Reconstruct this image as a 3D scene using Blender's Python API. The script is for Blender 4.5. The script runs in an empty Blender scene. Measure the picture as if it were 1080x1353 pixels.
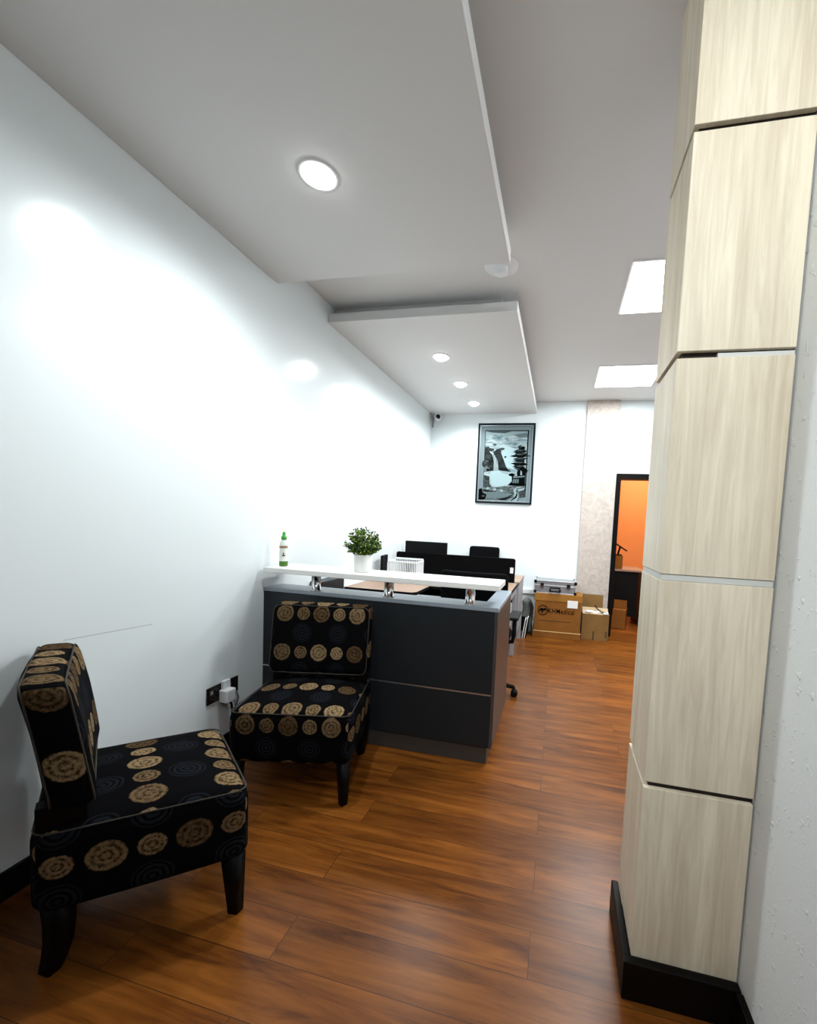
import bpy, bmesh, math, random
from mathutils import Vector, Matrix
random.seed(7)
PI = math.pi
C = bpy.context.scene.collection

# ------------------------------------------------------------------ helpers
def lin(c):
    c = c / 255.0
    return c / 12.92 if c <= 0.04045 else ((c + 0.055) / 1.055) ** 2.4
def rgb(r, g, b): return (lin(r), lin(g), lin(b), 1.0)

def mat(name, col, rough=0.5, metal=0.0, spec=0.5, emit=None, strength=0.0, **kw):
    m = bpy.data.materials.new(name); m.use_nodes = True
    b = m.node_tree.nodes['Principled BSDF']
    b.inputs['Base Color'].default_value = col
    b.inputs['Roughness'].default_value = rough
    b.inputs['Metallic'].default_value = metal
    b.inputs['Specular IOR Level'].default_value = spec
    if emit:
        b.inputs['Emission Color'].default_value = emit
        b.inputs['Emission Strength'].default_value = strength
    for k, v in kw.items(): b.inputs[k.replace('_', ' ')].default_value = v
    return m

class N:
    """small node-tree writer"""
    def __init__(s, m):
        s.t = m.node_tree; s.n = s.t.nodes; s.b = s.n['Principled BSDF']
    def new(s, kind, **props):
        n = s.n.new(kind)
        for k, v in props.items(): setattr(n, k, v)
        return n
    def link(s, a, b): s.t.links.new(a, b)
    def val(s, sock, v):
        if isinstance(v, (int, float, tuple, list)): sock.default_value = v
        else: s.link(v, sock)
    def math(s, op, a, b=0.0, c=None, clamp=False):
        n = s.new('ShaderNodeMath', operation=op); n.use_clamp = clamp
        s.val(n.inputs[0], a); s.val(n.inputs[1], b)
        if c is not None: s.val(n.inputs[2], c)
        return n.outputs[0]
    def mix(s, f, a, b):
        n = s.new('ShaderNodeMix', data_type='RGBA')
        s.val(n.inputs[0], f); s.val(n.inputs[6], a); s.val(n.inputs[7], b)
        return n.outputs[2]
    def mul(s, a, b, f=1.0):
        n = s.new('ShaderNodeMix', data_type='RGBA', blend_type='MULTIPLY')
        s.val(n.inputs[0], f); s.val(n.inputs[6], a); s.val(n.inputs[7], b)
        return n.outputs[2]
    def coord(s, scale=(1, 1, 1), loc=(0, 0, 0), out='Object'):
        tc = s.new('ShaderNodeTexCoord'); mp = s.new('ShaderNodeMapping')
        mp.inputs['Scale'].default_value = scale; mp.inputs['Location'].default_value = loc
        s.link(tc.outputs[out], mp.inputs['Vector'])
        return mp.outputs['Vector']
    def noise(s, vec, scale=5, detail=4, rough=0.6, dist=0.0):
        n = s.new('ShaderNodeTexNoise')
        n.inputs['Scale'].default_value = scale; n.inputs['Detail'].default_value = detail
        n.inputs['Roughness'].default_value = rough; n.inputs['Distortion'].default_value = dist
        s.link(vec, n.inputs['Vector'])
        return n.outputs['Fac']
    def ramp(s, f, stops):
        n = s.new('ShaderNodeValToRGB')
        e = n.color_ramp.elements
        while len(e) < len(stops): e.new(0.5)
        for el, (p, c) in zip(e, stops): el.position = p; el.color = c
        s.link(f, n.inputs['Fac'])
        return n.outputs['Color']
    def bump(s, h, strength=0.2, dist=0.01):
        n = s.new('ShaderNodeBump')
        n.inputs['Strength'].default_value = strength; n.inputs['Distance'].default_value = dist
        s.link(h, n.inputs['Height']); s.link(n.outputs['Normal'], s.b.inputs['Normal'])
    def base(s, c): s.link(c, s.b.inputs['Base Color'])

class MB:
    """collects shapes into one bmesh"""
    def __init__(s): s.bm = bmesh.new(); s.uv = s.bm.loops.layers.uv.new('uv')
    def _mi(s, faces, mi):
        for f in faces: f.material_index = mi
    def box(s, x0, x1, y0, y1, z0, z1, mi=0, bev=0.0, seg=2, M=None):
        t = bmesh.new(); bmesh.ops.create_cube(t, size=1.0)
        for v in t.verts:
            v.co = Vector(((x0 + x1) / 2 + v.co.x * (x1 - x0), (y0 + y1) / 2 + v.co.y * (y1 - y0), (z0 + z1) / 2 + v.co.z * (z1 - z0)))
        if bev: bmesh.ops.bevel(t, geom=list(t.edges), offset=bev, segments=seg, affect='EDGES', profile=0.5)
        return s.join(t, mi, M)
    def join(s, t, mi=0, M=None, smooth=False):
        if M is not None: bmesh.ops.transform(t, matrix=M, verts=t.verts)
        mp = {}
        for v in t.verts: mp[v] = s.bm.verts.new(v.co)
        for f in t.faces:
            try: g = s.bm.faces.new([mp[v] for v in f.verts])
            except ValueError: continue
            g.material_index = mi; g.smooth = smooth
        t.free(); return s
    def prism(s, poly, z0, z1, mi=0, M=None, bev=0.0):
        """poly = list of (x,y); extruded from z0 to z1"""
        t = bmesh.new()
        a = [t.verts.new((x, y, z0)) for x, y in poly]; b = [t.verts.new((x, y, z1)) for x, y in poly]
        n = len(poly)
        t.faces.new(a[::-1]); t.faces.new(b)
        for i in range(n): t.faces.new((a[i], a[(i + 1) % n], b[(i + 1) % n], b[i]))
        bmesh.ops.recalc_face_normals(t, faces=t.faces)
        if bev: bmesh.ops.bevel(t, geom=list(t.edges), offset=bev, segments=2, affect='EDGES', profile=0.5)
        return s.join(t, mi, M)
    def tube(s, pts, r, seg=10, mi=0, M=None, closed=False, cap=True):
        pts = [Vector(p) for p in pts]; t = bmesh.new(); rings = []; n = len(pts)
        rs = r if isinstance(r, (list, tuple)) else [r] * n
        up = None
        for i, p in enumerate(pts):
            if closed: d = pts[(i + 1) % n] - pts[i - 1]
            else: d = pts[min(i + 1, n - 1)] - pts[max(i - 1, 0)]
            d.normalize()
            if up is None: up = Vector((0, 0, 1)) if abs(d.z) < 0.9 else Vector((1, 0, 0))
            a = d.cross(up).normalized(); up = a.cross(d).normalized()
            rings.append([t.verts.new(p + (a * math.cos(k * 2 * PI / seg) + up * math.sin(k * 2 * PI / seg)) * rs[i]) for k in range(seg)])
        for i in range(n if closed else n - 1):
            A, B = rings[i], rings[(i + 1) % n]
            for k in range(seg): t.faces.new((A[k], A[(k + 1) % seg], B[(k + 1) % seg], B[k]))
        if cap and not closed: t.faces.new(rings[0][::-1]); t.faces.new(rings[-1])
        bmesh.ops.recalc_face_normals(t, faces=t.faces)
        return s.join(t, mi, M, smooth=True)
    def lathe(s, prof, seg=32, mi=0, M=None):
        """prof = [(r, z)...] around z"""
        t = bmesh.new(); rings = []
        for r, z in prof:
            rings.append([t.verts.new((r * math.cos(k * 2 * PI / seg), r * math.sin(k * 2 * PI / seg), z)) for k in range(seg)] if r > 1e-6 else [t.verts.new((0, 0, z))])
        for A, B in zip(rings, rings[1:]):
            for k in range(seg):
                f = [A[k % len(A)], A[(k + 1) % len(A)], B[(k + 1) % len(B)], B[k % len(B)]]
                f = list(dict.fromkeys(f))
                if len(f) > 2: t.faces.new(f)
        bmesh.ops.recalc_face_normals(t, faces=t.faces)
        return s.join(t, mi, M, smooth=True)
    def rbox(s, cx, cy, cz, hx, hy, hz, r, n=10, deform=None, uvoff=(0, 0, 0), mi=0, foff=None):
        """rounded, subdivided cushion box with uv in metres per dominant side"""
        t = bmesh.new(); bmesh.ops.create_cube(t, size=2.0)
        bmesh.ops.subdivide_edges(t, edges=list(t.edges), cuts=n, use_grid_fill=True)
        loc = {}
        nrm = {}
        for v in t.verts:
            # concentrate the cuts near the rounded edges
            q = [math.copysign(abs(c) ** 0.6, c) if abs(c) < 1 else c for c in v.co]
            p = Vector((q[0] * hx, q[1] * hy, q[2] * hz))
            inn = Vector([max(-h + r, min(h - r, c)) for h, c in zip((hx, hy, hz), p)])
            d = p - inn
            if d.length > 1e-9: p = inn + d.normalized() * r
            nrm[v] = d
            loc[v] = p.copy(); v.co = p
        mp = {}
        for v in t.verts:
            p = loc[v].copy()
            if deform: p = deform(p)
            mp[v] = s.bm.verts.new(p + Vector((cx, cy, cz)))
        bmesh.ops.recalc_face_normals(t, faces=t.faces)
        for f in t.faces:
            f.normal_update(); a = [abs(c) for c in f.normal]
            ax = a.index(max(a))
            g = s.bm.faces.new([mp[v] for v in f.verts]); g.smooth = True; g.material_index = mi
            for lp, v in zip(g.loops, f.verts):
                x, y, z = loc[v]
                lp[s.uv].uv = (y + uvoff[1], z + uvoff[2]) if ax == 0 else ((x, z + (uvoff[2] if foff is None else foff)) if ax == 1 else (x, y + uvoff[0]))
        t.free(); return s
    def build(s, name, mats, parent=None, loc=None, rot=None):
        me = bpy.data.meshes.new(name); s.bm.normal_update(); s.bm.to_mesh(me); s.bm.free()
        for m in (mats if isinstance(mats, (list, tuple)) else [mats]): me.materials.append(m)
        o = bpy.data.objects.new(name, me); C.objects.link(o)
        if parent: o.parent = parent
        if loc: o.location = loc
        if rot: o.rotation_euler = rot
        return o

def tag(o, label, cat, group=None):
    o['label'] = label; o['category'] = cat
    if group: o['group'] = group
    return o
def thing(name, label, cat, loc=(0, 0, 0), rz=0.0, group=None):
    o = bpy.data.objects.new(name, None); C.objects.link(o)
    o.empty_display_size = 0.05; o.location = loc; o.rotation_euler = (0, 0, rz)
    return tag(o, label, cat, group)
def struct(o): o['kind'] = 'structure'; return o

# ------------------------------------------------------------------ materials
M = {}
M['white_paint'] = mat('white_paint', (0.86, 0.87, 0.87, 1), 0.6)
M['wall_white'] = mat('wall_white', (0.81, 0.87, 0.885, 1), 0.19, spec=0.35)
def wall_left_nodes():
    m = mat('wall_satin_white', (0.81, 0.87, 0.885, 1), 0.19, spec=0.35); n = N(m)
    tc = n.new('ShaderNodeTexCoord'); sp = n.new('ShaderNodeSeparateXYZ'); n.link(tc.outputs['Object'], sp.inputs[0])
    y, z = sp.outputs[1], sp.outputs[2]
    ln = n.math('ADD', n.math('MULTIPLY', n.math('SUBTRACT', y, 1.145), -0.057), 0.843)
    near = n.math('LESS_THAN', n.math('ABSOLUTE', n.math('SUBTRACT', z, ln)), 0.0022)
    rng = n.math('MULTIPLY', n.math('GREATER_THAN', y, 1.13), n.math('LESS_THAN', y, 1.47))
    c = n.mix(n.math('MULTIPLY', n.math('MULTIPLY', near, rng), 0.45), (0.81, 0.87, 0.885, 1), (0.35, 0.36, 0.37, 1))
    n.base(c)
    n.bump(n.noise(n.coord((1, 1, 1)), 120, 2), 0.02, 0.002)
    return m
M['wall_left'] = wall_left_nodes()
M['ceiling'] = mat('ceiling_paint', (0.735, 0.735, 0.73, 1), 0.8, spec=0.2)
def plaster():
    m = mat('rough_white_plaster', (0.8, 0.83, 0.84, 1), 0.55, spec=0.3); n = N(m)
    a = n.noise(n.coord(), 38, 3, 0.55); b = n.noise(n.coord(), 150, 2)
    n.bump(n.math('ADD', n.ramp(a, [(0.62, (0, 0, 0, 1)), (0.72, (1, 1, 1, 1))]), n.math('MULTIPLY', b, 0.25)), 0.5, 0.0035)
    return m
M['plaster'] = plaster()
def floor_wood():
    m = mat('laminate_floor', (0.3, 0.1, 0.03, 1), 0.31, spec=0.22); n = N(m)
    br = n.new('ShaderNodeTexBrick'); br.offset = 0.37; br.offset_frequency = 2
    n.link(n.coord((1, 1, 1), (0.66 + 5, -1.45 + 14.7, 0)), br.inputs['Vector'])
    br.inputs['Color1'].default_value = (0, 0, 0, 1); br.inputs['Color2'].default_value = (1, 1, 1, 1)
    br.inputs['Mortar'].default_value = (0, 0, 0, 1)
    br.inputs['Scale'].default_value = 1.0; br.inputs['Mortar Size'].default_value = 0.0012
    br.inputs['Brick Width'].default_value = 1.22; br.inputs['Row Height'].default_value = 0.147; br.inputs['Bias'].default_value = 0.0
    rnd = br.outputs['Color']
    # shift the grain per plank
    sep = n.new('ShaderNodeSeparateColor'); n.link(rnd, sep.inputs[0])
    tc = n.new('ShaderNodeTexCoord'); ad = n.new('ShaderNodeVectorMath', operation='ADD')
    cm = n.new('ShaderNodeCombineXYZ'); n.link(n.math('MULTIPLY', sep.outputs[0], 7.3), cm.inputs[2])
    n.link(tc.outputs['Object'], ad.inputs[0]); n.link(cm.outputs[0], ad.inputs[1])
    mp = n.new('ShaderNodeMapping'); mp.inputs['Scale'].default_value = (1.3, 15, 1); n.link(ad.outputs[0], mp.inputs['Vector'])
    g = n.noise(mp.outputs[0], 1.5, 6, 0.65, 0.6)
    mp2 = n.new('ShaderNodeMapping'); mp2.inputs['Scale'].default_value = (1.1, 4.5, 1); n.link(ad.outputs[0], mp2.inputs['Vector'])
    blot = n.noise(mp2.outputs[0], 2.2, 3, 0.5, 0.3)
    c = n.ramp(g, [(0.28, FLOOR[0]), (0.45, FLOOR[1]), (0.6, FLOOR[2]), (0.78, FLOOR[3])])
    c = n.mul(c, n.ramp(blot, [(0.35, (0.62, 0.58, 0.55, 1)), (0.6, (1, 1, 1, 1))]), 0.6)
    c = n.mul(c, n.ramp(sep.outputs[0], [(0.0, (0.72, 0.7, 0.68, 1)), (1.0, (1.1, 1.08, 1.06, 1))]), 1.0)
    c = n.mix(n.math('MULTIPLY', br.outputs['Fac'], 0.75), c, (0.03, 0.012, 0.006, 1))
    n.base(c)
    n.bump(g, 0.06, 0.002)
    return m
FLOOR = [(0.06, 0.016, 0.003, 1), (0.165, 0.051, 0.007, 1), (0.24, 0.08, 0.012, 1), (0.30, 0.11, 0.02, 1)]
M['floor'] = floor_wood()
def light_oak(name, seed, vertical=True, dark=(0.60, 0.505, 0.375, 1), lite=(0.80, 0.715, 0.56, 1)):
    m = mat(name, lite, 0.42, spec=0.4); n = N(m)
    sc = (1, 1, 0.055) if vertical else (0.055, 1, 1)
    g = n.noise(n.coord(sc, (seed, seed * 1.7, seed * .3)), 55, 5, 0.65, 0.8)
    w = n.noise(n.coord((1, 1, 0.09) if vertical else (0.09, 1, 1), (seed * 2, 0, 0)), 9, 3, 0.5, 1.2)
    f = n.math('ADD', n.math('MULTIPLY', g, 0.55), n.math('MULTIPLY', w, 0.45))
    n.base(n.ramp(f, [(0.36, dark), (0.5, tuple(0.5 * (a + b) for a, b in zip(dark, lite))), (0.62, lite)]))
    return m
M['edge_lit'] = mat('lit_edge_white', (0.93, 0.94, 0.94, 1), 0.4)  # board white raised to paint in the light on the panel edge
M['oak'] = light_oak('pale_oak_laminate', 1.3)
M['reveal'] = mat('joint_dark', rgb(42, 30, 22), 0.7)
M['sealant'] = mat('joint_sealant', rgb(205, 205, 200), 0.5)
M['dark_base'] = mat('dark_stained_skirting', (0.004, 0.003, 0.0025, 1), 0.45, spec=0.1)
def paper():
    m = mat('mottled_wallpaper', (0.6, 0.52, 0.46, 1), 0.5); n = N(m)
    a = n.noise(n.coord((1, 1, 1)), 11, 5, 0.7, 1.5)
    n.base(n.ramp(a, [(0.3, (0.38, 0.33, 0.295, 1)), (0.55, (0.51, 0.445, 0.395, 1)), (0.75, (0.58, 0.53, 0.48, 1))]))
    return m
M['wallpaper'] = paper()
M['orange'] = mat('orange_wall', (0.85, 0.33, 0.10, 1), 0.6)  # even orange for the inner room walls
M['lamp'] = mat('lamp_diffuser', (1, 1, 1, 1), 0.4, emit=(0.95, 0.98, 1, 1), strength=14)
M['panel_lamp'] = mat('panel_diffuser', (1, 1, 1, 1), 0.4, emit=(0.95, 0.98, 1, 1), strength=9)
M['lamp_trim'] = mat('lamp_trim_white', (0.85, 0.85, 0.85, 1), 0.4)
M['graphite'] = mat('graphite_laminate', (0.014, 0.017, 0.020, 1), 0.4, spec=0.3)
M['graphite_floor_tint'] = mat('graphite_floor_reflection', (0.055, 0.047, 0.045, 1), 0.32, spec=0.5)  # graphite laminate with the floor's brown reflection painted into its colour
M['grey_cap'] = mat('grey_desk_cap', (0.30, 0.35, 0.40, 1), 0.3)
M['plinth'] = mat('plinth_grey', (0.05, 0.045, 0.04, 1), 0.35)
M['white_lam'] = mat('white_laminate', (0.86, 0.86, 0.83, 1), 0.3)
M['chrome'] = mat('chrome', (0.8, 0.8, 0.8, 1), 0.09, metal=1.0)
M['alu'] = mat('aluminium_strip', (0.62, 0.62, 0.62, 1), 0.3, metal=0.9)
M['black_leg'] = mat('black_wood_leg', (0.003, 0.0025, 0.0025, 1), 0.45, spec=0.1)
M['black_plastic'] = mat('black_plastic', (0.005, 0.005, 0.0055, 1), 0.5, spec=0.12)
M['black_cloth'] = mat('black_cloth', (0.0035, 0.0035, 0.004, 1), 0.95, spec=0.05)
M['grey_mark'] = mat('grey_badge', (0.3, 0.3, 0.33, 1), 0.4)
M['grey_lam'] = mat('light_grey_laminate', (0.34, 0.35, 0.38, 1), 0.4)
M['brown_desk'] = light_oak('brown_desk_laminate', 4.1, False, (0.27, 0.175, 0.12, 1), (0.38, 0.255, 0.18, 1))
M['green_cap'] = mat('green_plastic', (0.04, 0.33, 0.02, 1), 0.35)
M['green_liquid'] = mat('dark_green_label', (0.06, 0.16, 0.01, 1), 0.4)
M['bottle'] = mat('clear_bottle', (0.9, 0.95, 0.92, 1), 0.12, Transmission_Weight=0.55, IOR=1.3)
M['label_white'] = mat('label_white', (0.78, 0.8, 0.74, 1), 0.5)
M['label_brown'] = mat('label_brown', (0.3, 0.2, 0.12, 1), 0.5)
M['pot'] = mat('white_ceramic_pot', (0.85, 0.85, 0.82, 1), 0.35)
M['soil'] = mat('dark_soil', (0.012, 0.01, 0.007, 1), 0.9)
M['leaf_a'] = mat('leaf_deep_green', (0.018, 0.055, 0.004, 1), 0.5)
M['leaf_b'] = mat('leaf_mid_green', (0.10, 0.22, 0.012, 1), 0.5)
M['leaf_c'] = mat('leaf_yellow_green', (0.32, 0.44, 0.03, 1), 0.5)
M['stem'] = mat('plant_stem', (0.03, 0.03, 0.012, 1), 0.7)
def card(name, c, seed):
    m = mat(name, c, 0.8, spec=0.15); n = N(m)
    a = n.noise(n.coord((1, 1, 1), (seed, 0, 0)), 6, 4)
    n.base(n.ramp(a, [(0.3, tuple(x * 0.8 for x in c[:3]) + (1,)), (0.7, c)]))
    return m
M['card'] = card('brown_cardboard', (0.26, 0.10, 0.018, 1), 1)
M['card_lid'] = card('cardboard_lid', (0.35, 0.155, 0.03, 1), 2)
M['card_dull'] = card('dull_cardboard', (0.24, 0.13, 0.042, 1), 3)
M['card_in'] = card('pale_cardboard', (0.5, 0.37, 0.22, 1), 4)
M['ink'] = mat('black_ink', (0.004, 0.003, 0.003, 1), 0.9, spec=.02)
M['paper'] = mat('paper_white', (0.8, 0.8, 0.78, 1), 0.7)
M['tape'] = mat('packing_tape', (0.62, 0.42, 0.18, 1), 0.25)
M['plastic_wrap'] = mat('plastic_wrap', (0.8, 0.8, 0.8, 1), 0.15)
def dimple():
    m = mat('dimpled_aluminium', (0.30, 0.31, 0.33, 1), 0.4, metal=0.6); n = N(m)
    v = n.new('ShaderNodeTexVoronoi'); v.inputs['Scale'].default_value = 60; n.link(n.coord(), v.inputs['Vector'])
    n.bump(v.outputs['Distance'], 0.3, 0.004); return m
M['case'] = dimple()
M['case_trim'] = mat('case_aluminium_edge', (0.75, 0.76, 0.78, 1), 0.3, metal=0.8)
M['brown_plate'] = mat('dark_bronze_plate', (0.025, 0.02, 0.016, 1), 0.25, metal=0.6)
M['white_plastic'] = mat('white_plastic', (0.82, 0.84, 0.86, 1), 0.4)
M['cable_grey'] = mat('grey_cable', (0.1, 0.11, 0.12, 1), 0.5)
M['bag'] = mat('grey_bag_cloth', (0.12, 0.125, 0.115, 1), 0.9)
M['frame_dark'] = mat('dark_blue_frame', (0.004, 0.009, 0.013, 1), 0.5, spec=0.08)
M['frame_silver'] = mat('silver_fillet', (0.22, 0.26, 0.28, 1), 0.35, metal=0.3)
M['mat_board'] = mat('grey_mat_board', (0.13, 0.175, 0.19, 1), 0.7)

def fabric():
    m = mat('circle_pattern_fabric', (0.01, 0.01, 0.01, 1), 0.9, spec=0.04); n = N(m)
    uv = n.new('ShaderNodeUVMap'); uv.uv_map = 'uv'
    sp = n.new('ShaderNodeSeparateXYZ'); n.link(uv.outputs[0], sp.inputs[0])
    PU, PV = 0.098, 0.205
    wob = n.noise(n.coord((1, 1, 1)), 90, 3)
    def dots(u0, v0, pu, rbig, rsmall):
        u = n.math('ADD', n.math('DIVIDE', sp.outputs[0], pu), u0); v = n.math('ADD', n.math('DIVIDE', sp.outputs[1], PV), v0)
        iu = n.math('FLOOR', u); iv = n.math('FLOOR', v)
        du = n.math('MULTIPLY', n.math('SUBTRACT', n.math('SUBTRACT', u, iu), 0.5), pu)
        dv = n.math('MULTIPLY', n.math('SUBTRACT', n.math('SUBTRACT', v, iv), 0.5), PV)
        d = n.math('SQRT', n.math('ADD', n.math('MULTIPLY', du, du), n.math('MULTIPLY', dv, dv)))
        d = n.math('ADD', d, n.math('MULTIPLY', n.math('SUBTRACT', wob, 0.5), 0.008))
        par = n.math('FLOORED_MODULO', iu, 2.0)
        r = n.math('ADD', rbig, n.math('MULTIPLY', par, rsmall - rbig))
        mask = n.math('MULTIPLY', n.math('SUBTRACT', r, d), 500, clamp=True)
        return d, r, mask, iu, iv
    d, r, mask, iu, iv = dots(0.5, 0.5, PU, 0.046, 0.035)
    wn = n.new('ShaderNodeTexWhiteNoise', noise_dimensions='2D')
    cb = n.new('ShaderNodeCombineXYZ'); n.link(iu, cb.inputs[0]); n.link(iv, cb.inputs[1]); n.link(cb.outputs[0], wn.inputs['Vector'])
    spot = n.mix(wn.outputs['Value'], TAN[0], TAN[1])
    ring = n.math('SINE', n.math('MULTIPLY', n.math('DIVIDE', d, r), 17.0))
    spot = n.mul(spot, n.ramp(n.math('ADD', n.math('MULTIPLY', ring, 0.07), n.noise(n.coord(), 95, 5, 0.8)), [(0.38, (0.16, 0.13, 0.1, 1)), (0.5, (0.75, 0.74, 0.72, 1)), (0.6, (1.1, 1.1, 1.1, 1))]), 1.0)
    d2, r2, mask2, _, _ = dots(0.0, 0.0, PU * 2, 0.05, 0.05)
    ring2 = n.math('MULTIPLY', mask2, n.math('GREATER_THAN', n.math('SINE', n.math('MULTIPLY', d2, 420.0)), -0.1))
    c = n.mix(ring2, (0.0025, 0.0025, 0.003, 1), (0.010, 0.012, 0.016, 1))
    n.base(n.mix(mask, c, spot))
    n.bump(n.noise(n.coord(), 400, 2), 0.15, 0.001)
    return m
TAN = [(0.065, 0.036, 0.016, 1), (0.27, 0.186, 0.10, 1)]
M['fabric'] = fabric()
M['piping'] = mat('fabric_piping', (0.03, 0.023, 0.016, 1), 0.8)

# ------------------------------------------------------------------ the room
XL, YB, ZC = -1.765, 5.35, 2.92
XN = 0.562                      # near right wall
YF = -1.9                       # open shop-front side behind the camera
XR = 2.7
b = MB(); b.box(XL - .1, XR + .1, YF, 8.0, -0.1, 0); struct(b.build('floor', M['floor']))
b = MB(); b.box(XL - .1, XR + .1, YF, 8.0, ZC, ZC + .1); struct(b.build('ceiling', M['ceiling']))
b = MB(); b.box(XL - .1, XL, YF, YB, 0, ZC); struct(b.build('wall_left', M['wall_left']))
DX0, DX1, DZ = 0.705, 1.62, 1.985
b = MB()
b.box(XL - .1, DX0, YB, YB + .12, 0, ZC); b.box(DX1, XR + .1, YB, YB + .12, 0, ZC); b.box(DX0, DX1, YB, YB + .12, DZ, ZC)
struct(b.build('wall_back', M['wall_white']))
b = MB(); b.box(XN, XR + .1, YF, 1.43, 0, ZC); struct(b.build('wall_right', M['plaster']))
b = MB(); b.box(XR, XR + .1, 1.43, YB, 0, ZC); struct(b.build('wall_far_right', M['wall_white']))
# the lit office beyond the door
b = MB(); b.box(-0.4, XR + .1, 7.6, 7.7, 0, ZC); struct(b.build('wall_inner_back', M['orange']))
b = MB(); b.box(-0.4, -0.3, YB + .12, 7.6, 0, ZC); struct(b.build('wall_inner_left', M['orange']))
b = MB(); b.box(XR, XR + .1, YB + .12, 7.6, 0, ZC); struct(b.build('wall_inner_right', M['orange']))
# skirtings
b = MB(); b.box(XL, XL + .014, YF, 2.18, 0, .1, bev=.003); struct(b.build('baseboard_left', M['dark_base']))
b = MB(); b.box(XN - .02, XN, YF, 1.17, 0, .115, bev=.003); struct(b.build('baseboard_right', M['dark_base']))
# door frame
d = struct(bpy.data.objects.new('door_1', None)); C.objects.link(d); d.location = (DX0, YB, 0)
b = MB(); b.box(-.045, .012, -.02, .14, 0, DZ + .055, bev=.003); b.build('door_jamb', M['dark_base'], d)
b = MB(); b.box(DX1 - DX0 - .012, DX1 - DX0 + .045, -.02, .14, 0, DZ + .055, bev=.003); b.build('door_jamb', M['dark_base'], d)
b = MB(); b.box(.012, DX1 - DX0 - .012, -.02, .14, DZ - .012, DZ + .055, bev=.003); b.build('door_header', M['dark_base'], d)
# cable trunking along the back wall
b = MB(); b.box(-1.7, .25, YB - .03, YB, .46, .52, bev=.004); struct(b.build('trim_1', M['white_plastic']))
# wallpapered pilaster on the back wall
b = MB(); b.box(.262, .648, YB - .05, YB, 0, ZC, bev=.003)
tag(b.build('pilaster', M['wallpaper']), 'flat beige mottled pilaster on the back wall beside the dark doorway', 'pilaster')

# wood-clad column
cx0, cx1, cy0, cy1 = 0.280, 0.560, 1.200, 1.445
col = thing('clad_column', 'square column clad in pale wood panels with dark joints by the rough white wall', 'column', ((cx0 + cx1) / 2, (cy0 + cy1) / 2, 0))
ox, oy = (cx0 + cx1) / 2, (cy0 + cy1) / 2
b = MB(); b.box(cx0 + .016 - ox, cx1 - ox, cy0 + .016 - oy, cy1 - oy, .0, ZC); b.build('core', M['reveal'], col)
JZ = [0.112, 0.633, 1.226, 1.820, 2.388, ZC]
for i in range(5):
    z0 = JZ[i] + (0.009 if i else 0); z1 = JZ[i + 1] - (0.009 if i < 4 else 0)
    b = MB(); b.box(cx0 - ox, cx1 - .003 - ox, cy0 - oy, cy0 + .0155 - oy, z0, z1, bev=.0015); b.build('front_panel', light_oak('pale_oak_front', 2.1 * i + 1), col)
    b = MB(); b.box(cx0 - ox, cx0 + .0155 - ox, cy0 + .0165 - oy, cy1 - oy, z0, z1, bev=.0015); b.build('side_panel', light_oak('pale_oak_side', 3.3 * i + 2), col)
b = MB(); b.box(cx0 + .003 - ox, cx1 - .004 - ox, cy0 + .003 - oy, cy0 + .016 - oy, 1.218, 1.234); b.box(cx0 + .003 - ox, cx0 + .016 - ox, cy0 + .017 - oy, cy1 - oy, 1.218, 1.234)
b.build('joint_sealant', M['sealant'], col)
b = MB(); b.box(cx0 + .1 - ox, cx1 - .004 - ox, cy0 + .004 - oy, cy0 + .016 - oy, 1.8115, 1.8225); b.build('joint_sealant', M['sealant'], col)
b = MB()
b.box(cx0 - .024 - ox, cx1 - ox, cy0 - .026 - oy, cy0 - .001 - oy, 0, .115, bev=.004); b.box(cx0 - .024 - ox, cx0 - .001 - ox, cy0 - .003 - oy, cy1 + .01 - oy, 0, .115, bev=.004)
b.build('skirting', M['dark_base'], col)

# suspended ceiling panels
def canopy(label, x1, y0, y1, z0, th):
    t = thing('ceiling_canopy', label, 'ceiling panel', ((XL + x1) / 2, (y0 + y1) / 2, z0))
    w, l = (x1 - XL) / 2, (y1 - y0) / 2
    b = MB(); b.box(-w + .001, w - .004, -l, l, 0, th, bev=.002); b.build('board', M['ceiling'], t)
    b = MB(); b.box(w - .0038, w, -l, l, 0, th); b.build('edge_strip', M['edge_lit'], t)  # right edge whitened to stand in for light falling on it
    b = MB(); b.box(-w + .001, w - .12, -l + .10, l - (.10 if y1 < 5 else 0), th, ZC - z0); b.build('hanger_box', M['ceiling'], t)
    return t
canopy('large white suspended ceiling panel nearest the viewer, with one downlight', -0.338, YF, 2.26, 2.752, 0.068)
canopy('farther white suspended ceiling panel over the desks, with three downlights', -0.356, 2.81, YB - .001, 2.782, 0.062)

def downlight(label, x, y, z, power, group=None, spot=True):
    t = thing('downlight', label, 'downlight', (x, y, z), 0, group)
    b = MB(); b.lathe([(.062, -.001), (.064, -.005), (.078, -.005), (.081, -.002), (.081, 0.0)], 32); b.build('trim_ring', M['lamp_trim'], t)
    b = MB(); b.lathe([(0, -.034), (.022, -.032), (.042, -.024), (.056, -.011), (.0615, 0)], 32); b.build('lens', M['lamp'], t)
    l = bpy.data.lights.new('downlight_beam', 'SPOT'); l.energy = power; l.color = (0.93, 0.985, 1.0)
    l.spot_size = math.radians(165); l.spot_blend = 0.75; l.shadow_soft_size = .05
    o = bpy.data.objects.new('downlight_beam', l); C.objects.link(o); o.parent = t; o.location = (0, 0, -.06)
    return t
P = 1.0
downlight('single bright downlight in the nearest suspended ceiling panel', -1.055, 1.585, 2.752, 66 * P)
FG = 'three downlights in the farther ceiling panel'
downlight('nearest of the three downlights in the farther ceiling panel', -1.09, 3.50, 2.782, 45 * P, FG)
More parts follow.
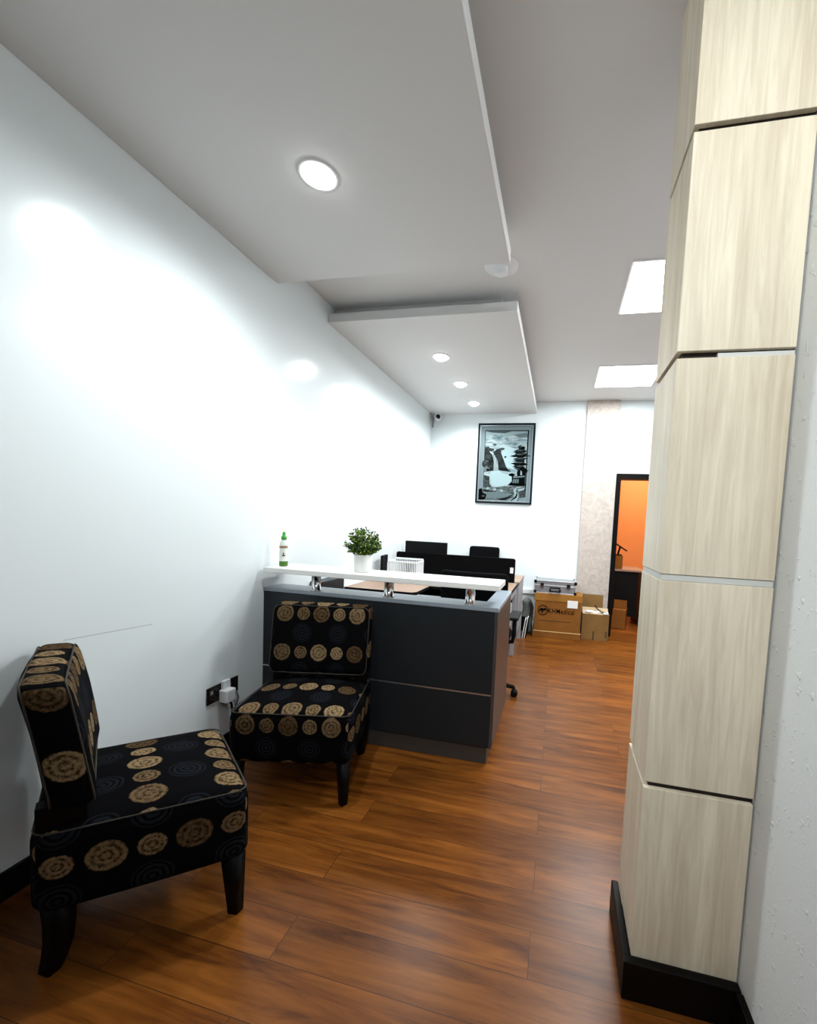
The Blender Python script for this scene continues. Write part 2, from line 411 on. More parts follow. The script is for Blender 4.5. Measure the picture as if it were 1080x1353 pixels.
downlight('middle one of the three downlights in the farther ceiling panel', -1.08, 4.19, 2.782, 45 * P, FG)
downlight('farthest of the three downlights, closest to the back wall', -1.08, 4.87, 2.782, 45 * P, FG)
t = downlight('added unseen downlight above the viewer, put in to light the wood-clad column', .10, -.50, ZC, 165 * P)  # added fixture out of view, brightens the column front
for ch in t.children:
    if ch.type == 'LIGHT':
        ch.data.spot_size = math.radians(95); ch.data.spot_blend = 1.0
        ch.rotation_euler = (Vector((.42, 1.2, 1.75)) - Vector((.10, -.50, ZC))).to_track_quat('-Z', 'Y').to_euler()

def panel_light(label, x, y, power):
    t = thing('ceiling_light', label, 'ceiling light', (x, y, ZC))
    b = MB(); 
    for a in ((-.3, .3, -.3, -.285), (-.3, .3, .285, .3), (-.3, -.285, -.285, .285), (.285, .3, -.285, .285)): b.box(*a, -.008, 0)
    b.build('frame', M['lamp_trim'], t)
    b = MB(); b.box(-.287, .287, -.287, .287, -.012, 0); b.build('diffuser', M['panel_lamp'], t)
    l = bpy.data.lights.new('panel_glow', 'AREA'); l.energy = power; l.size = .56; l.color = (0.93, 0.98, 1.0)
    o = bpy.data.objects.new('panel_glow', l); C.objects.link(o); o.parent = t; o.location = (0, 0, -.02)
panel_light('square white ceiling light panel nearer the wood-clad column', .63, 2.91, 45 * P)
panel_light('square white ceiling light panel closer to the back wall and doorway', .59, 4.50, 45 * P)
l = bpy.data.lights.new('office_lamp', 'AREA'); l.energy = 46; l.size = .6; l.color = (1, .86, .66)
o = bpy.data.objects.new('office_lamp', l); C.objects.link(o); o.location = (1.4, 6.6, ZC - .05)

# smoke detector
t = thing('smoke_detector', 'round white smoke detector on the ceiling between the two suspended panels', 'smoke detector', (-.435, 2.55, ZC))
b = MB(); b.lathe([(0, -.012), (.095, -.012), (.105, -.006), (.105, 0)], 36); b.build('base_plate', M['white_plastic'], t)
b = MB(); b.lathe([(0, -.05), (.036, -.05), (.042, -.044), (.042, -.012)], 28); b.build('sensor_head', M['white_plastic'], t)

# security camera in the corner
t = thing('security_camera', 'small white turret security camera in the far corner below the ceiling panel', 'camera', (-1.655, 5.30, 2.782))
b = MB(); b.lathe([(0, -.018), (.05, -.018), (.055, -.012), (.055, 0)], 24); b.build('mount', M['white_plastic'], t)
b = MB(); b.lathe([(0, -.105), (.025, -.10), (.045, -.08), (.052, -.05), (.046, -.025), (.03, -.018)], 24); b.build('housing', M['white_plastic'], t)
b = MB(); b.lathe([(0, .012), (.022, .008), (.03, 0)], 20, M=Matrix.Translation((.012, -.047, -.055)) @ Matrix.Rotation(PI / 2 + .35, 4, 'X')); b.build('lens', M['black_plastic'], t)
b = MB(); b.tube([(-.085, .045, -.03), (-.085, .045, -.17)], .006, 8); b.build('cable', M['cable_grey'], t)

# ------------------------------------------------------------------ reception desk
RX0, RX1, RY0, RY1 = XL + .002, -0.292, 2.178, 2.79
desk = thing('reception_desk', 'dark graphite reception desk with grey top ledge behind the patterned chairs', 'reception desk', ((RX0 + RX1) / 2, RY0, 0))
dx = (RX0 + RX1) / 2
def D(name, m, *boxes, bev=.002):
    b = MB()
    for q in boxes: b.box(q[0] - dx, q[1] - dx, q[2] - RY0, q[3] - RY0, q[4], q[5], bev=bev)
    return b.build(name, m, desk)
D('front_panel', M['graphite'], (RX0, RX1 - .019, RY0, RY0 + .02, .404, .868))
D('lower_panel', M['graphite'], (RX0, RX1 - .019, RY0, RY0 + .02, .1, .396))
D('trim_strip', M['alu'], (RX0, RX1 - .019, RY0 + .001, RY0 + .02, .3962, .4038), bev=0)
D('side_panel', M['graphite_floor_tint'], (RX1 - .0185, RX1, RY0, RY1, .1, .868))
D('plinth', M['plinth'], (RX0, RX1 - .03, RY0 + .012, RY0 + .06, 0, .1))
D('plinth', M['plinth'], (RX1 - .05, RX1 - .03, RY0 + .06, RY1 - .02, 0, .1))
D('top_ledge', M['grey_cap'], (RX0, RX1 + .002, RY0 - .002, RY0 + .165, .8685, .892), bev=.003)
D('top_ledge', M['grey_cap'], (RX1 - .095, RX1 + .002, RY0 + .1655, RY1 + .002, .8685, .892), bev=.003)
D('inner_panel', M['graphite'], (RX0, RX1 - .11, RY0 + .11, RY0 + .13, .1, .868))
# raised white counter shelf with chrome standoffs
SZ = 1.022; ST = .031
ZB = SZ - ST
D('counter_shelf', M['white_lam'], (-1.735, -.288, 2.135, 2.39, SZ - ST, SZ), bev=.003)
for x in (-1.43, -.952, -.462):
    b = MB(); b.lathe([(0, .892), (.033, .892), (.033, .897), (.0275, .899), (.0275, ZB - .006), (.033, ZB - .004), (.033, ZB), (0, ZB)], 28, M=Matrix.Translation((x - dx, 2.222 - RY0, 0)))
    b.build('standoff', M['chrome'], desk)
# underside mounting rail of the shelf
D('shelf_rail', M['black_plastic'], (-1.56, -.36, 2.20, 2.30, ZB - .007, ZB - .0005), bev=0)

# plant
t = thing('potted_plant', 'small bushy green plant in a white pot on the white counter shelf', 'plant', (-1.145, 2.265, SZ))
b = MB(); b.lathe([(0, 0), (.048, 0), (.052, .004), (.056, .098), (.056, .106), (.049, .106), (.048, .092), (0, .092)], 36); b.build('pot', M['pot'], t)
b = MB(); b.lathe([(0, .096), (.0478, .094), (.0475, .0925)], 24); b.build('soil', M['soil'], t)
b = MB(); lf = MB()
cen = Vector((0, 0, .175))
for i in range(120):
    th = random.uniform(0, 2 * PI); ph = math.acos(random.uniform(-.62, 1))
    dr = Vector((math.sin(ph) * math.cos(th), math.sin(ph) * math.sin(th), math.cos(ph)))
    R = random.uniform(.085, .115) * (1.0 if dr.z > -.2 else .95)
    tip = cen + Vector((dr.x * R, dr.y * R, dr.z * R * .82))
    base = Vector((dr.x * .02, dr.y * .02, .095))
    mid = (base + tip) / 2 + Vector((0, 0, .012))
    b.tube([base, mid, tip], [.0013, .0011, .0007], 4)
    for k in range(14):
        s = random.uniform(.35, 1.02)
        p = base.lerp(mid, min(1, s * 2)) if s < .5 else mid.lerp(tip, s * 2 - 1)
        d = (dr + Vector([random.gauss(0, .6) for _ in range(3)])).normalized()
        w = d.cross(Vector([random.gauss(0, 1) for _ in range(3)])).normalized()
        L = random.uniform(.012, .023); Wd = L * .33
        nn = d.cross(w) * (L * .12)
        vs = [lf.bm.verts.new(q) for q in (p, p + d * L * .45 + w * Wd + nn, p + d * L, p + d * L * .45 - w * Wd + nn)]
        f = lf.bm.faces.new(vs); f.material_index = random.choices([0, 1, 2], [.5, .36, .14])[0]
b.build('stems', M['stem'], t); lf.build('foliage', [M['leaf_a'], M['leaf_b'], M['leaf_c']], t)

# sanitiser bottle
t = thing('spray_bottle', 'clear bottle with green cap and pale label at the wall end of the counter shelf', 'bottle', (-1.670, 2.235, SZ)); t.scale = (1.05, 1.05, 1.06)
b = MB(); b.lathe([(0, .001), (.021, .001), (.0235, .004), (.0235, .128), (.021, .142), (.013, .153), (.012, .158), (0, .158)], 28); b.build('body', M['bottle'], t)
b = MB(); b.lathe([(.0238, .003), (.0242, .004), (.0242, .03), (.0238, .031)], 28); b.build('green_band', M['green_liquid'], t)
def wrapped(r, a0, a1, z0, z1, seg=14):
    b = MB(); ring = []
    for k in range(seg + 1):
        a = a0 + (a1 - a0) * k / seg
        ring.append((b.bm.verts.new((r * math.cos(a), r * math.sin(a), z0)), b.bm.verts.new((r * math.cos(a), r * math.sin(a), z1))))
    for A, B in zip(ring, ring[1:]):
        f = b.bm.faces.new((A[0], B[0], B[1], A[1])); f.smooth = True
    return b
wrapped(.0240, -2.9, .1, .032, .128).build('label_sheet', M['label_white'], t)
wrapped(.0243, -2.9, .1, .108, .122).build('brown_label_band', M['label_brown'], t)
wrapped(.0244, -1.35, -.55, .062, .068, 8).build('label_print', M['ink'], t)
wrapped(.0244, -1.1, -.85, .070, .082, 5).build('label_print', M['ink'], t)
b = MB(); b.lathe([(0, .158), (.0155, .158), (.0155, .174), (.010, .180), (.0085, .198), (.007, .203), (0, .203)], 24); b.build('cap', M['green_cap'], t)

# ------------------------------------------------------------------ slipper chairs
def slipper_chair(label, loc, rz, sk=0.0, sx_=1.0, sy_=1.0):
    t = thing('slipper_chair', label, 'chair', loc, rz, 'armless chairs in black fabric with tan circles')
    W, Dp = .283, .245
    SH = Matrix(((sx_, 0, 0, 0), (sk, sy_, 0, 0), (0, 0, 1, 0), (0, 0, 0, 1)))
    zc, hz = .318, .125
    def crown(p):
        q = p.copy()
        if p.z > 0:
            q.z += .030 * max(0, 1 - (p.x / W) ** 2) * max(0, 1 - (p.y / Dp) ** 2)
        # slight narrowing towards the rear
        k = 1 - .05 * max(0, p.y / Dp); q.x *= k
        return q
    b = MB(); b.rbox(0, 0, zc, W, Dp, hz, .045, 12, crown, uvoff=(.0, .1025, .185), foff=.140); 
    # uvoff: (row shift on top, shift along the sides, row shift up the sides)
    seat = b.build('seat', M['fabric'], t)
    def rr(hx, hy, r, n=6):
        pts = []
        for sx, sy, a0 in ((1, 1, 0), (-1, 1, PI / 2), (-1, -1, PI), (1, -1, 1.5 * PI)):
            for k in range(n + 1):
                a = a0 + k * PI / 2 / n
                pts.append((sx * (hx - r) + r * math.cos(a), sy * (hy - r) + r * math.sin(a)))
        return pts
    b = MB(); b.tube([(x * (1 - .05 * max(0, y / Dp)), y, zc + hz - .008) for x, y in rr(W - .007, Dp - .007, .04)], .0026, 6, closed=True)
    b.build('piping', M['piping'], seat)
    # backrest
    BW, BT, BZ0, BZ1 = .268, .052, .488, .858
    bz = (BZ0 + BZ1) / 2; bh = (BZ1 - BZ0) / 2
    def lean(p):
        q = p.copy(); h = max(0.0, (p.z + bh) / (2 * bh))
        q.y += .05 * h ** 1.3 + .012 * (p.x / BW) ** 2 * -1
        if p.z > 0: q.y += .012 * max(0, h - .6)
        return q
    b = MB(); b.rbox(0, Dp - .075, bz, BW, BT, bh, .034, 12, lean, uvoff=(0, .0, .05), foff=.068)
    back = b.build('backrest', M['fabric'], t)
    for s in (-1, 1):
        b = MB()
        o = rr(BW - .006, bh - .006, .036)
        b.tube([(lambda v: (v.x, v.y + Dp - .075, v.z + bz))(lean(Vector((x, s * (BT - .009), z)))) for x, z in o], .0026, 6, closed=True)
        b.build('piping', M['piping'], back)
    for s in (-1, 1):
        b = MB(); b.box(s * .222 - .024, s * .222 + .024, Dp - .115, Dp - .012, .40, .505, bev=.004); b.build('back_post', M['black_leg'], t)
    for sx in (-1, 1):
        b = MB(); b.tube([(sx * .245, -.205, .205), (sx * .250, -.212, .0)], [.034, .021], 4, M=None)
        b.build('front_leg', M['black_leg'], t)
        b = MB(); b.tube([(sx * .235, .192, .205), (sx * .234, .190, .15), (sx * .231, .193, .09), (sx * .227, .202, .04), (sx * .224, .212, .0)], [.036, .034, .031, .027, .023], 4)
        b.build('rear_leg', M['black_leg'], t)
    if sk:
        for o in t.children_recursive: o.data.transform(SH)
    return t
slipper_chair('black armless chair with tan circles, in the lower left foreground, seen from its side', (-1.348, 1.095, 0), math.radians(131), .20, .88, 1.09)
slipper_chair('black armless chair with tan circles facing the viewer, against the reception desk', (-1.205, 1.830, 0), math.radians(13))

# ------------------------------------------------------------------ wall sockets and charger
for y, lab in ((1.805, 'dark bronze wall socket plate on the left of the plugged-in white charger'), (1.925, 'dark bronze wall socket plate on the right of the plugged-in white charger')):
    t = thing('wall_socket', lab, 'wall socket', (XL, y, .362), 0, 'dark socket plates low on the left wall')
    b = MB(); b.box(.0005, .009, -.046, .046, -.045, .045, bev=.002); b.build('plate', M['brown_plate'], t)
    b = MB(); b.box(.009, .0125, -.03, -.012, .005, .025, bev=.001); b.build('switch', M['alu'], t)
    for yy, zz in ((.0, .018), (-.012, -.012), (.012, -.012)):
        b = MB(); b.box(.0088, .0096, yy - .004, yy + .004, zz - .004, zz + .004); b.build('pin_hole', M['ink'], t)
t = thing('charger', 'white plug-in charger block in the dark sockets on the left wall', 'charger', (XL + .0105, 1.862, .345))
b = MB(); b.box(0, .055, -.032, .032, -.04, .03, bev=.006); b.build('body', M['white_plastic'], t)
b = MB(); b.box(0, .02, -.018, .03, .03, .075, bev=.003); b.build('tab', M['white_plastic'], t)
tag(MB().tube([(XL + .03, 1.88, .31), (XL + .03, 1.90, .27), (XL + .022, 1.915, .22), (XL + .028, 1.905, .17), (XL + .03, 1.93, .11), (XL + .04, 1.96, .02), (XL + .06, 2.02, .006)], .006, 8).build('power_cable', M['black_plastic']), 'black cable hanging from the white charger down the left wall', 'cable')
tag(MB().tube([(XL + .02, 1.945, .33), (XL + .03, 1.95, .29), (XL + .02, 1.935, .22), (XL + .026, 1.95, .15), (XL + .03, 1.97, .08), (XL + .05, 2.05, .006)], .0045, 8).build('power_cable', M['cable_grey']), 'thin grey cable hanging from the right-hand dark socket plate', 'cable')

# ------------------------------------------------------------------ workstations behind the counter
t = thing('office_desk', 'brown L-shaped office desk with black edge directly behind the reception desk', 'desk', (XL, 3.15, 0))
b = MB(); poly = [(.003, .01), (.61, .01), (.64, .05), (.64, .40), (1.385, .40), (1.385, 1.02), (.003, 1.02)]
b.prism(poly, .727, .75); b.build('desktop', M['brown_desk'], t)
def edge_strip(pts): 
    b = MB()
    for (x0, y0), (x1, y1) in zip(pts, pts[1:]):
        d = Vector((x1 - x0, y1 - y0, 0)); L = d.length; a = math.atan2(d.y, d.x)
        b.box(0, L, -.004, 0, -.0, .025, M=Matrix.Translation((x0, y0, .726)) @ Matrix.Rotation(a, 4, 'Z'))
    return b
edge_strip([(.003, .01), (.61, .01), (.64, .05), (.64, .40), (1.385, .40), (1.389, 1.02)]).build('edge_band', M['black_plastic'], t)
b = MB(); b.box(1.345, 1.382, .98, 1.02, 0, .726, bev=.002); b.box(1.345, 1.382, .42, .46, 0, .726); b.box(1.345, 1.382, .46, .98, .66, .726); b.build('end_frame', M['grey_lam'], t)
for q in ((.02, .06, .03, .07), (.57, .61, .06, .10)):
    b = MB(); b.box(*q, 0, .726); b.build('leg', M['grey_lam'], t)
t = thing('desk_screen', 'long black fabric screen along the back edge of the brown desk', 'desk divider', (XL, 4.21, 0))
b = MB(); b.prism([(.04, .54), (1.350, .54), (1.350, .982), (1.335, .997), (.055, .997), (.04, .982)], -.014, .014, M=Matrix.Rotation(PI / 2, 4, 'X')); b.build('panel', M['black_cloth'], t)
b = MB(); b.box(1.30, 1.335, -.0165, -.0145, .845, .905); b.build('sticker', M['paper'], t)
for x in (.2, 1.2):
    b = MB(); b.box(x, x + .03, -.013, .013, 0, .54); b.build('support_post', M['grey_lam'], t)
t = thing('office_desk', 'second office desk with light grey end panel, behind the long black screen', 'desk', (XL, 4.24, 0))
b = MB(); b.box(.003, 1.40, 0, .62, .727, .75, bev=.002); b.build('desktop', M['brown_desk'], t)
b = MB(); b.box(1.35, 1.395, .56, .60, 0, .727, bev=.002); b.box(1.36, 1.395, .02, .56, .2, .727, bev=.002); b.build('end_frame', M['grey_lam'], t)
b = MB(); b.box(.02, .05, .02, .6, 0, .727, bev=.002); b.build('leg', M['grey_lam'], t)
t = thing('monitor', 'black monitor rising behind the long black screen, near the left wall', 'monitor', (-1.475, 4.47, .75))
b = MB(); b.box(-.25, .25, -.02, .02, .06, .357, bev=.006); b.build('display', M['black_plastic'], t)
b = MB(); b.box(-.03, .03, .015, .05, .008, .2); b.box(-.11, .11, -.05, .12, 0, .01, bev=.003); b.build('stand', M['black_plastic'], t)
# black upright folder and white slatted basket on the desk
b = MB(); b.box(-.012, .012, -.09, .09, 0, .235, bev=.003); o = b.build('file_folder', M['black_plastic'], loc=(-1.69, 3.80, .75), rot=(0, 0, math.radians(8)))
tag(o, 'black upright folder standing on the desk left of the white slatted basket', 'folder')
t = thing('desk_basket', 'white slatted plastic basket standing on the brown desk beyond the counter shelf', 'basket', (-1.475, 3.84, .75))
for nm, y, zt in (('front_side', -.10, .192), ('rear_side', .10, .208)):
    b = MB(); b.box(-.15, .15, y - .006, y + .006, 0, .05, bev=.002); b.box(-.15, .15, y - .007, y + .007, zt - .018, zt, bev=.003)
    for k in range(17): b.box(-.15 + k * .01875 - .0035, -.15 + k * .01875 + .0035, y - .004, y + .004, .05, zt - .018)
    b.build(nm, M['white_plastic'], t)
for s in (-1, 1):
    b = MB(); b.box(s * .15 - .005, s * .15 + .005, -.094, .094, 0, .04); b.box(s * .15 - .006, s * .15 + .006, -.094, .094, .175, .192, bev=.003)
    for k in range(11): b.box(s * .15 - .003, s * .15 + .003, -.09 + k * .018 - .003, -.09 + k * .018 + .003, .04, .176)
    b.build('end_side', M['white_plastic'], t)
b = MB(); b.box(-.145, .145, -.094, .094, .002, .008); b.build('bottom', M['white_plastic'], t)
# dark pedestal near the wall
t = thing('computer_tower', 'dark grey cabinet box against the left wall behind the reception desk', 'computer', (-1.60, 2.80, 0))
b = MB(); b.box(-.162, -.065, -.14, .18, .02, .865, bev=.006); b.build('body', M['graphite'], t)
b = MB(); b.box(-.155, -.07, -.13, .17, 0, .02); b.build('base', M['black_plastic'], t)

# office chairs
def office_chair(label, loc, rz, back_w, z0, z1, badge=False, arms=True):
    t = thing('office_chair', label, 'office chair', loc, rz, 'black office chairs at the desks')
    # star base
    b = MB(); b.lathe([(0, .07), (.045, .07), (.045, .12), (.03, .13), (0, .13)], 20)
    for k in range(5):
        a = k * 2 * PI / 5 + .06
        b.tube([(0, 0, .105), (.17 * math.cos(a), .17 * math.sin(a), .095), (.31 * math.cos(a), .31 * math.sin(a), .072)], [.028, .022, .015], 8)
    b.build('star_base', M['black_plastic'], t)
    for k in range(5):
        a = k * 2 * PI / 5 + .06; x, y = .31 * math.cos(a), .31 * math.sin(a)
        b = MB()
        for s in (-1, 1):
            b.lathe([(0, -.011), (.024, -.011), (.027, -.007), (.027, .007), (.024, .011), (0, .011)], 18, M=Matrix.Translation((x - s * .014 * math.sin(a), y + s * .014 * math.cos(a), .027)) @ Matrix.Rotation(a, 4, 'Z') @ Matrix.Rotation(PI / 2, 4, 'X'))
        b.tube([(x, y, .03), (x, y, .075)], .008, 8)
        b.build('caster', M['black_plastic'], t)
    b = MB(); b.tube([(0, 0, .12), (0, 0, .30), (0, 0, .42)], [.026, .02, .02], 14); b.build('gas_lift', M['black_plastic'], t)
    b = MB(); b.rbox(0, 0, .455, .25, .25, .04, .035, 6); b.build('seat', M['black_cloth'], t)
    b = MB()
    def curve(p):
        q = p.copy(); q.y += .06 * (1 - (p.x / (back_w / 2)) ** 2) * -1 + .06 + .04 * (p.z + .2); return q
    b.rbox(0, -.285, (z0 + z1) / 2, back_w / 2, .03, (z1 - z0) / 2, .03, 8, lambda p: Vector((p.x, p.y + .05 * (p.x / (back_w / 2)) ** 2 - .05 * (p.z / ((z1 - z0) / 2)) * .6, p.z)))
    bk = b.build('backrest', M['black_cloth'], t)
    if badge:
        b = MB()
        for k in range(4): b.box(-.03 + k * .016, -.019 + k * .016, -.345, -.318, .845 - .004 * k, .868 - .003 * k)
        b.build('badge', M['grey_mark'], bk)
    b = MB(); b.tube([(0, .0, .42), (0, -.2, .42), (0, -.29, .5), (0, -.285, .66)], .02, 8); b.build('back_spine', M['black_plastic'], t)
    if arms:
        for s in (-1, 1):
            b = MB(); b.box(s * .285 - .04, s * .285 + .04, -.14, .13, .635, .66, bev=.01); b.build('armrest', M['black_plastic'], t)
            b = MB(); b.tube([(s * .20, .0, .43), (s * .275, 0, .44), (s * .285, 0, .5), (s * .285, 0, .64)], .018, 8); b.build('arm_support', M['black_plastic'], t)
    return t
office_chair('black office chair right behind the reception desk, showing a caster and armrest', (-.575, 3.13, 0), math.radians(0), .50, .56, 1.0, True)
office_chair('black office chair behind the far desk, its rounded top near the back wall', (-.93, 4.99, 0), math.radians(180), .40, .60, 1.045, False)

# ------------------------------------------------------------------ boxes, case and bag by the back wall
def mesh_text(txt, size, ext=.0004):
    cu = bpy.data.curves.new('lettering', 'FONT'); cu.body = txt; cu.size = size; cu.extrude = ext; cu.offset = .0008; cu.space_character = 1.08
    tmp = bpy.data.objects.new('lettering', cu); C.objects.link(tmp)
    bpy.context.view_layer.update()
    me = bpy.data.meshes.new_from_object(tmp.evaluated_get(bpy.context.evaluated_depsgraph_get()))
    bpy.data.objects.remove(tmp); return me
BX0, BX1, BY0, BY1, BZ = -.232, .328, 4.97, 5.27, .540
t = thing('cardboard_box', 'large brown lidded cardboard box with a round printed emblem, under the silver case', 'box', ((BX0 + BX1) / 2, BY0, 0), math.radians(1.5))
h = (BX1 - BX0) / 2
b = MB(); b.box(-h + .008, h - .008, .006, BY1 - BY0, .0, .46, bev=.003); b.build('body', M['card'], t)
b = MB(); b.box(-h - .002, h + .002, 0, BY1 - BY0 + .006, .45, BZ, bev=.004); b.build('lid', M['card_lid'], t)
b = MB(); b.box(-h - .004, h + .004, -.002, BY1 - BY0 + .004, 0, .082, bev=.003); b.build('base_tray', M['card'], t)
b = MB(); b.box(-h - .0045, h + .0045, -.0045, .0, .074, .084); b.build('tape', M['tape'], t)
b = MB(); b.box(h - .17, h - .05, -.0035, -.001, .385, .475); b.build('label_sticker', M['paper'], t)
me = mesh_text('KHMedical', .082); me.materials.append(M['ink'])
o = bpy.data.objects.new('printed_lettering', me); C.objects.link(o); o.parent = t
o.location = (-h + .165, .0048, .305); o.rotation_euler = (PI / 2, 0, 0)
o.scale = (.80, 1, 1)
b = MB()   # ring emblem with a wavy pulse mark
ring = [(-h + .105 + .058 * math.cos(a), .005, .335 + .058 * math.sin(a)) for a in [k * 2 * PI / 40 for k in range(40)]]
b.tube(ring, .005, 6, closed=True)
b.tube([(-h + .062, .005, .318), (-h + .078, .005, .345), (-h + .095, .005, .352), (-h + .108, .005, .338), (-h + .122, .005, .352), (-h + .14, .005, .347), (-h + .15, .005, .332)], [.006, .012, .014, .011, .014, .011, .005], 6)
b.tube([(-h + .095, .005, .34), (-h + .098, .005, .315), (-h + .108, .005, .298)], [.009, .008, .004], 6)
b.build('printed_emblem', M['ink'], t)
# faint second line of print
b = MB(); b.box(-h + .06, -h + .44, .0050, .0062, .206, .212)
b.build('fine_print', M['reveal'], t)

# open box to the right
OX0, OX1, OY0, OY1, OZ = .345, .655, 5.07, 5.272, .315
t = thing('open_box', 'small open cardboard box with torn flaps and white wrapping, beside the large box', 'box', ((OX0 + OX1) / 2, (OY0 + OY1) / 2, 0))
w, l = (OX1 - OX0) / 2, (OY1 - OY0) / 2
b = MB(); b.box(-w, w, -l, -l + .006, 0, OZ); b.box(-w, w, l - .006, l, 0, OZ); b.box(-w, -w + .006, -l + .006, l - .006, 0, OZ); b.box(w - .006, w, -l + .006, l - .006, 0, OZ); b.box(-w + .006, w - .006, -l + .006, l - .006, 0, .006)
b.build('walls', M['card_dull'], t)
b = MB(); b.box(-w + .004, w - .06, -.003, .003, 0, .21, M=Matrix.Translation((0, l - .006, OZ)) @ Matrix.Rotation(math.radians(-4), 4, 'X')); b.build('rear_flap', M['card_dull'], t)
b = MB(); b.box(-w, w - .01, -.003, .003, 0, .13, M=Matrix.Translation((0, -l, OZ + .002)) @ Matrix.Rotation(math.radians(-62), 4, 'X')); b.build('front_flap', M['card_in'], t)
b = MB(); b.box(-.003, .003, -l + .01, l - .01, 0, .11, M=Matrix.Translation((w, 0, OZ)) @ Matrix.Rotation(math.radians(-68), 4, 'Y')); b.build('side_flap', M['card_in'], t)
b = MB()
for k in range(7):
    x = -w + .03 + k * .04
    b.rbox(x, -l * .5 + random.uniform(-.02, .03), OZ + .012 + random.uniform(0, .015), .032, .04, .014, .012, 3)
b.build('wrapping', M['plastic_wrap'], t)
b = MB(); b.tube([(-.01, -.03, OZ + .10), (.02, -.05, OZ + .06), (.06, -.08, OZ + .04), (.13, -.10, OZ + .025)], .007, 6); b.build('strap', M['black_plastic'], t)
b = MB(); b.box(-w * .1 - .006, -w * .1 + .006, -l - .001, -l + .002, 0, .11); b.build('slot', M['reveal'], t)
b = MB(); b.box(w - .03, w - .018, -l - .001, -l + .002, .04, .12); b.build('slot', M['reveal'], t)

# aluminium case on the large box
t = thing('flight_case', 'silver aluminium carry case with black corners lying on the large brown box', 'case', (.0, 5.13, BZ + .001), math.radians(1.0))
b = MB(); b.box(-.245, .245, -.15, .15, .004, .092, bev=.004); b.build('lower_shell', M['case'], t)
b = MB(); b.box(-.245, .245, -.15, .15, .100, .150, bev=.004); b.build('lid', M['case'], t)
b = MB()
for z0, z1 in ((.0, .010), (.090, .102), (.144, .154)):
    b.box(-.250, .250, -.154, -.142, z0, z1, bev=.002); b.box(-.250, .250, .142, .154, z0, z1, bev=.002)
    b.box(-.250, -.238, -.142, .142, z0, z1); b.box(.238, .250, -.142, .142, z0, z1)
for sx in (-1, 1):
    for sy in (-1, 1): b.box(sx * .244 - .006, sx * .244 + .006, sy * .148 - .006, sy * .148 + .006, .01, .144)
b.build('edge_trim', M['case_trim'], t)
for sx in (-1, 1):
    for sy in (-1, 1):
        for z0, z1 in ((-.0005, .034), (.120, .156)):
            b = MB(); b.box(sx * .237 - .017, sx * .237 + .017, sy * .141 - .017, sy * .141 + .017, z0, z1, bev=.006); b.build('corner_cap', M['black_plastic'], t)
for s in (-1, 1):
    b = MB(); b.box(s * .155 - .02, s * .155 + .02, -.166, -.15, .075, .125, bev=.003); lt = b.build('latch', M['black_plastic'], t)
    b = MB(); b.box(s * .155 - .011, s * .155 + .011, -.169, -.164, .07, .09, bev=.001); b.build('clip', M['chrome'], lt)
b = MB(); b.tube([(-.06, -.152, .04), (-.06, -.18, .04), (-.055, -.185, .075), (.055, -.185, .075), (.06, -.18, .04), (.06, -.152, .04)], .009, 8)
b.box(-.068, -.048, -.172, -.15, .028, .052, bev=.003); b.box(.048, .068, -.172, -.15, .028, .052, bev=.003)
b.box(-.058, .058, -.194, -.178, .026, .04, bev=.004)
b.build('handle', M['black_plastic'], t)

# bag slumped between the desks and the boxes
t = thing('backpack', 'dark grey bag slumped on the floor between the far desk and the large box', 'bag', (-.325, 5.14, 0))
b = MB(); b.rbox(0, 0, .215, .072, .10, .215, .06, 7, lambda p: Vector((p.x * (1 - .18 * max(0, p.z / .215)) + .012 * math.sin(p.z * 22), p.y + .02 * math.sin(p.z * 15), p.z))); b.build('body', M['bag'], t)
b = MB(); b.tube([(.03, -.09, .40), (.05, -.12, .36), (.055, -.125, .28), (.04, -.115, .22), (.03, -.105, .2)], .008, 6); b.build('strap', M['black_plastic'], t)
b = MB(); b.rbox(-.02, -.105, .13, .055, .02, .09, .018, 4); b.build('pocket', M['black_cloth'], t)
t = thing('paper_stack', 'white and black papers leaning beside the far desk, left of the dark bag', 'papers', (-.35, 4.93, 0))
for k, (m_, x) in enumerate((('paper', 0), ('ink', .012), ('paper', .024), ('ink', .036))):
    b = MB(); b.box(x - .005, x + .005, -.08, .08, 0, .22 + .012 * k, M=Matrix.Rotation(math.radians(7), 4, 'Y')); b.build('sheet', M[m_], t)

# ------------------------------------------------------------------ the room beyond the door
t = thing('inner_desk', 'dark desk standing in the orange room beyond the doorway', 'desk', (1.12, 6.35, 0))
b = MB(); b.box(-.42, .10, -.3, .3, .765, .79, bev=.002); b.build('desktop', M['brown_desk'], t)
b = MB(); b.box(-.40, .02, -.26, -.24, .12, .764); b.build('modesty_panel', M['black_plastic'], t)
for q in ((-.40, -.37, -.239, .28), (.05, .08, -.28, .28)):
    b = MB(); b.box(*q, 0, .764); b.build('leg', M['black_plastic'], t)
b = MB(); b.box(-.07, .07, -.07, .07, 0, .19, bev=.003); b.box(-.0705, .0705, -.012, .012, .1895, .192)
tag(b.build('small_carton', M['card'], loc=(.845, 6.2, .7905), rot=(0, 0, .15)), 'brown carton on the dark desk in the orange room', 'box')
t = thing('tablet_stand', 'tilted black tablet on a stand atop the carton in the orange room', 'tablet', (.86, 6.2, .983))
b = MB(); b.box(-.10, .10, -.07, .07, -.008, .008, bev=.003, M=Matrix.Translation((.03, 0, .12)) @ Matrix.Rotation(math.radians(32), 4, 'Y')); b.build('display', M['black_plastic'], t)
b = MB(); b.box(-.05, .05, -.05, .05, 0, .012, bev=.003); b.tube([(0, 0, .01), (.01, 0, .06), (.025, 0, .115)], .014, 8); b.build('stand', M['black_plastic'], t)
